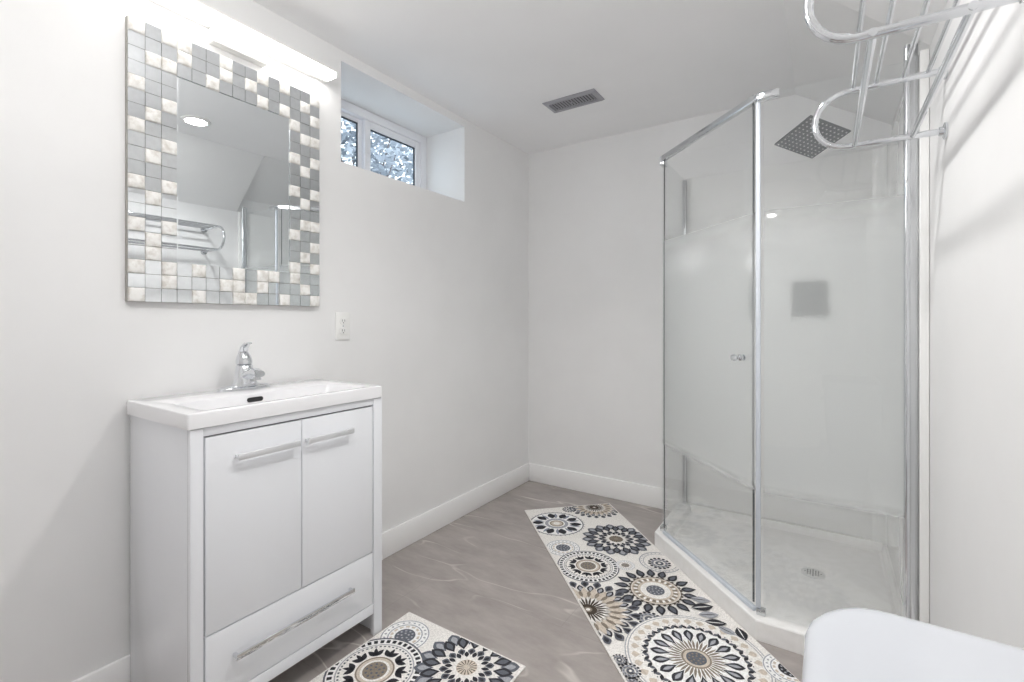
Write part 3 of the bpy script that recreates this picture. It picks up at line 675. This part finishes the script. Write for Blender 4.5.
# ------------------------------------------------------------------ printed rugs
RC = [(238, 235, 231), (60, 60, 65), (104, 107, 115), (170, 172, 178), (142, 132, 120), (208, 197, 184), (76, 68, 60), (247, 246, 244), (150, 156, 168)]
CREAM, NAVY, SLATE, PALE, TAUPE, BEIGE, BROWN, WHITE, BLUE = range(9)
RM = []
for i, c in enumerate(RC):
    m = mat('rug_' + ['cream', 'navy', 'slate', 'pale_grey', 'taupe', 'beige', 'brown', 'white', 'blue_grey'][i], c, 0.9, spec=0.15)
    noise_color(m, tuple(v*0.93 for v in c), tuple(min(255, v*1.05) for v in c), 180, detail=2)
    RM.append(m)
class Rug:
    def __init__(s, L, Wd, tf, th=0.005):
        s.L, s.W, s.tf, s.th = L, Wd, tf, th; s.b = B(); s.base = 0
        lo = [tf(u, v, 0.0008) for u, v in ((0, 0), (0, Wd), (L, Wd), (L, 0))]; hi = [tf(u, v, th) for u, v in ((0, 0), (0, Wd), (L, Wd), (L, 0))]
        s.b.loft([lo, hi])
    def clip(s, poly):
        e = 0.006
        for ax, lim, sg in ((0, e, 1), (0, s.L-e, -1), (1, e, 1), (1, s.W-e, -1)):
            out = []
            for i in range(len(poly)):
                p, q = poly[i-1], poly[i]
                ip, iq = (p[ax]-lim)*sg >= 0, (q[ax]-lim)*sg >= 0
                if ip != iq:
                    t = (lim-p[ax])/(q[ax]-p[ax]); out.append((p[0]+(q[0]-p[0])*t, p[1]+(q[1]-p[1])*t))
                if iq: out.append(q)
            poly = out
            if len(poly) < 3: return None
        return poly
    def poly(s, pts, col, lay):
        pts = s.clip(pts)
        if pts:
            z = s.th + 0.00002*(lay+s.base)
            try: s.b.face([s.tf(u, v, z) for u, v in pts], col)
            except ValueError: pass
    def disc(s, u, v, r, col, lay, n=28): s.poly([(u+r*math.cos(2*PI*k/n), v+r*math.sin(2*PI*k/n)) for k in range(n)], col, lay)
    def ring(s, u, v, r0, r1, col, lay, n=40):
        for k in range(n):
            a, c = 2*PI*k/n, 2*PI*(k+1)/n
            s.poly([(u+r0*math.cos(a), v+r0*math.sin(a)), (u+r1*math.cos(a), v+r1*math.sin(a)), (u+r1*math.cos(c), v+r1*math.sin(c)), (u+r0*math.cos(c), v+r0*math.sin(c))], col, lay)
    def leaf(s, u, v, ang, l, w, col, lay, k=0.45, n=7):
        """pointed leaf from base (u,v) along ang"""
        ca, sa = math.cos(ang), math.sin(ang); P = []
        prof = [(t, math.sin(PI*t**(math.log(0.5)/math.log(k)))*w/2) for t in (i/n for i in range(n+1))]
        for t, h in prof: P.append((t*l, h))
        for t, h in prof[-2:0:-1]: P.append((t*l, -h))
        s.poly([(u+x*ca-y*sa, v+x*sa+y*ca) for x, y in P], col, lay)
    def petals(s, u, v, n, r0, l, w, col, lay, off=0.0, k=0.5, inner=None):
        for i in range(n):
            a = 2*PI*(i+off)/n
            s.leaf(u+r0*math.cos(a), v+r0*math.sin(a), a, l, w, col, lay, k)
            if inner is not None: s.leaf(u+(r0+l*0.16)*math.cos(a), v+(r0+l*0.16)*math.sin(a), a, l*0.66, w*0.5, inner, lay+1, k)
    def dots(s, u, v, n, r, d, col, lay, off=0.0):
        for i in range(n):
            a = 2*PI*(i+off)/n; s.disc(u+r*math.cos(a), v+r*math.sin(a), d, col, lay, 8)
    def dash(s, u, v, n, r0, r1, col, lay, duty=0.5, off=0.0):
        for i in range(n):
            a, c = 2*PI*(i+off)/n, 2*PI*(i+off+duty)/n
            s.poly([(u+r0*math.cos(a), v+r0*math.sin(a)), (u+r1*math.cos(a), v+r1*math.sin(a)), (u+r1*math.cos(c), v+r1*math.sin(c)), (u+r0*math.cos(c), v+r0*math.sin(c))], col, lay)
    def button(s, u, v, r, c0, c1, lay):
        s.disc(u, v, r, c0, lay); s.dots(u, v, 10, r*0.72, r*0.11, c1, lay+1); s.dots(u, v, 5, r*0.36, r*0.11, c1, lay+1)
    # -- medallions
    def daisy(s, u, v, R):           # dark pointed petals in a blue-grey ring
        s.base += 12
        s.ring(u, v, R*0.93, R*0.97, SLATE, 2); s.dots(u, v, 40, R, R*0.018, SLATE, 2)
        s.disc(u, v, R*0.92, WHITE, 1)
        s.ring(u, v, R*0.30, R*0.42, PALE, 2)
        s.petals(u, v, 20, R*0.44, R*0.44, R*0.13, BLUE, 2, 0.25)
        s.petals(u, v, 10, R*0.46, R*0.44, R*0.28, NAVY, 3, 0.0)
        s.disc(u, v, R*0.26, BEIGE, 3); s.ring(u, v, R*0.20, R*0.24, TAUPE, 4); s.disc(u, v, R*0.12, CREAM, 4)
    def leafy(s, u, v, R, c=TAUPE):  # layered leaf flower
        s.base += 12
        s.petals(u, v, 16, R*0.62, R*0.38, R*0.27, SLATE, 2, 0.5, 0.6, PALE)
        s.petals(u, v, 16, R*0.50, R*0.38, R*0.23, NAVY, 4, 0.0, 0.55, SLATE)
        s.petals(u, v, 14, R*0.33, R*0.19, R*0.15, SLATE, 6, 0.0, 0.6, NAVY)
        s.petals(u, v, 14, R*0.27, R*0.16, R*0.09, NAVY, 6, 0.5)
        s.disc(u, v, R*0.24, CREAM, 6); s.disc(u, v, R*0.20, c, 7); s.dash(u, v, 16, R*0.06, R*0.19, BROWN, 8, 0.3)
    def arrows(s, u, v, R, outer=True):   # taupe button, dark sprigs, dashed ring
        s.base += 12
        s.disc(u, v, R, CREAM, 1); s.ring(u, v, R*0.96, R, SLATE, 2)
        s.ring(u, v, R*0.81, R*0.95, WHITE, 2); s.dash(u, v, 40, R*0.83, R*0.93, NAVY, 3, 0.6); s.ring(u, v, R*0.765, R*0.79, PALE, 2)
        s.dash(u, v, 48, R*0.70, R*0.74, SLATE, 2, 0.5)
        for i in range(10):
            a = 2*PI*(i+0.3)/10; pu, pv = u+R*0.43*math.cos(a), v+R*0.43*math.sin(a)
            s.leaf(pu, pv, a, R*0.26, R*0.09, NAVY, 3)
            for d in (-0.75, 0.75): s.leaf(pu, pv, a+d, R*0.24, R*0.12, NAVY, 3)
        s.disc(u, v, R*0.40, BEIGE, 3); s.ring(u, v, R*0.36, R*0.39, TAUPE, 4); s.disc(u, v, R*0.30, CREAM, 4); s.button(u, v, R*0.25, TAUPE, SLATE, 5)
    def small(s, u, v, R, dark=SLATE):
        s.base += 12
        s.disc(u, v, R, WHITE, 1); s.ring(u, v, R*0.93, R*0.98, PALE, 2); s.dots(u, v, 22, R*0.82, R*0.05, PALE, 2)
        s.ring(u, v, R*0.66, R*0.71, PALE, 2); s.dash(u, v, 14, R*0.52, R*0.62, BEIGE, 2, 0.6); s.button(u, v, R*0.42, dark, PALE, 3)
    def rosette(s, u, v, R):
        s.base += 12
        s.dots(u, v, 14, R*0.86, R*0.14, NAVY, 2); s.ring(u, v, R*0.5, R*0.72, PALE, 2); s.dots(u, v, 10, R*0.6, R*0.09, SLATE, 3); s.disc(u, v, R*0.36, SLATE, 3); s.disc(u, v, R*0.14, CREAM, 4)
    def sun(s, u, v, R):             # sunburst with dark leaf tips
        s.base += 12
        s.petals(u, v, 18, R*0.64, R*0.38, R*0.22, NAVY, 2, 0.0, 0.4, SLATE)
        s.disc(u, v, R*0.64, WHITE, 1); s.ring(u, v, R*0.59, R*0.63, TAUPE, 2); s.dash(u, v, 30, R*0.60, R*0.66, BROWN, 3, 0.5)
        s.ring(u, v, R*0.36, R*0.58, BEIGE, 2); s.dash(u, v, 20, R*0.42, R*0.54, TAUPE, 3, 0.5); s.dash(u, v, 20, R*0.44, R*0.52, WHITE, 4, 0.35, 0.55)
        s.disc(u, v, R*0.34, CREAM, 3); s.button(u, v, R*0.22, SLATE, PALE, 4)
    def burst(s, u, v, R):           # dark heart, beige rays, grey outer petals
        s.base += 12
        s.petals(u, v, 22, R*0.74, R*0.26, R*0.17, SLATE, 2, 0.0, 0.6, NAVY)
        s.petals(u, v, 22, R*0.58, R*0.26, R*0.14, NAVY, 4, 0.5, 0.55, PALE)
        s.petals(u, v, 20, R*0.34, R*0.42, R*0.14, BEIGE, 6, 0.25)
        s.petals(u, v, 20, R*0.40, R*0.24, R*0.08, TAUPE, 7, 0.75)
        s.disc(u, v, R*0.38, CREAM, 6); s.petals(u, v, 26, R*0.10, R*0.30, R*0.045, BROWN, 7)
        s.disc(u, v, R*0.17, BROWN, 8); s.disc(u, v, R*0.08, TAUPE, 9); s.disc(u, v, R*0.04, CREAM, 10)
    def grand(s, u, v, R):           # large medallion with dark drop petals
        s.base += 12
        s.disc(u, v, R, CREAM, 1); s.ring(u, v, R*0.985, R, PALE, 2); s.ring(u, v, R*0.945, R*0.96, PALE, 2)
        s.petals(u, v, 30, R*0.78, R*0.13, R*0.12, BEIGE, 2, 0.0, 0.6)
        s.dots(u, v, 44, R*0.75, R*0.012, SLATE, 2); s.disc(u, v, R*0.66, WHITE, 2)
        for i in range(34):
            a = 2*PI*i/34; pu, pv = u+R*0.665*math.cos(a), v+R*0.665*math.sin(a)
            s.leaf(pu, pv, a+0.8, R*0.12, R*0.055, NAVY, 3); s.leaf(pu, pv, a-0.8, R*0.11, R*0.055, SLATE, 3)
        s.petals(u, v, 18, R*0.32, R*0.32, R*0.145, NAVY, 3, 0.0, 0.66, SLATE)
        s.petals(u, v, 18, R*0.40, R*0.19, R*0.05, PALE, 5, 0.0, 0.6)
        s.petals(u, v, 36, R*0.17, R*0.24, R*0.035, TAUPE, 5, 0.5)
        s.disc(u, v, R*0.21, BEIGE, 6); s.ring(u, v, R*0.18, R*0.205, TAUPE, 7); s.button(u, v, R*0.14, SLATE, TAUPE, 7)
    def spray(s, u, v, ang, l, col): s.leaf(u-l/2*math.cos(ang), v-l/2*math.sin(ang), ang, l, l*0.55, col, 3, 0.5); s.leaf(u-l/2*math.cos(ang), v-l/2*math.sin(ang), ang, l*0.9, l*0.06, WHITE if col == NAVY else NAVY, 4)

S2 = math.sqrt(0.5)
runL, runW = 1.80, 0.510
ro_ = Vector((-1.425, 2.298, 0))
def rtf(u, v, z): return (ro_.x + (u+v)*S2, ro_.y + (-u+v)*S2, z)
rg = Rug(runL, runW, rtf)
rg.daisy(0.207, 0.126, 0.146); rg.burst(0.045, 0.400, 0.150); rg.rosette(0.045, 0.250, 0.040)
rg.leafy(0.440, 0.358, 0.168); rg.small(0.474, 0.076, 0.080); rg.arrows(0.655, 0.132, 0.134); rg.small(0.684, 0.293, 0.042, TAUPE)
rg.ring(0.690, 0.455, 0.085, 0.090, PALE, 1); rg.ring(0.690, 0.455, 0.070, 0.073, PALE, 1); rg.dots(0.690, 0.455, 26, 0.079, 0.003, PALE, 1); rg.rosette(0.700, 0.447, 0.050)
rg.sun(0.890, 0.325, 0.160); rg.burst(0.955, 0.018, 0.195); rg.rosette(1.053, 0.213, 0.045)
rg.grand(1.268, 0.262, 0.222)
rg.base += 12
for u, v, a, l, c in ((0.985, 0.462, 1.1, 0.075, PALE), (1.028, 0.441, 1.45, 0.085, NAVY), (1.075, 0.436, 1.35, 0.075, PALE), (1.121, 0.432, 1.2, 0.075, NAVY), (1.168, 0.443, 0.5, 0.065, PALE), (1.193, 0.481, -0.25, 0.070, NAVY)):
    rg.spray(u, v, a, l, c)
rg.rosette(1.276, 0.043-0.01, 0.034); rg.rosette(1.225, 0.020, 0.026); rg.rosette(1.33, 0.015, 0.03)
rg.small(1.372, 0.512, 0.075, NAVY)
rg.leafy(1.56, 0.36, 0.15); rg.daisy(1.58, 0.10, 0.12); rg.arrows(1.74, 0.24, 0.10)
o = rg.b.build('rug', RM, None, smooth=False, loc=rtf(runL/2, runW/2, 0))
tag(o, 'long floral medallion runner rug lying diagonally along the shower door', 'rug')

mtL, mtW = 0.80, 0.505
mo_ = Vector((-1.284, 1.264, 0))
def mtf(u, v, z): return (mo_.x + v, mo_.y - u, z)
mg = Rug(mtL, mtW, mtf)
mg.small(0.104, 0.086, 0.084); mg.arrows(0.270, 0.128, 0.150); mg.leafy(0.105, 0.355, 0.165, BEIGE)
mg.burst(0.47, 0.40, 0.19); mg.rosette(0.44, 0.06, 0.05); mg.sun(0.62, 0.12, 0.14); mg.daisy(0.72, 0.38, 0.12)
o = mg.b.build('rug', RM, None, smooth=False, loc=mtf(mtL/2, mtW/2, 0))
tag(o, 'short floral medallion mat on the floor in front of the vanity', 'rug')
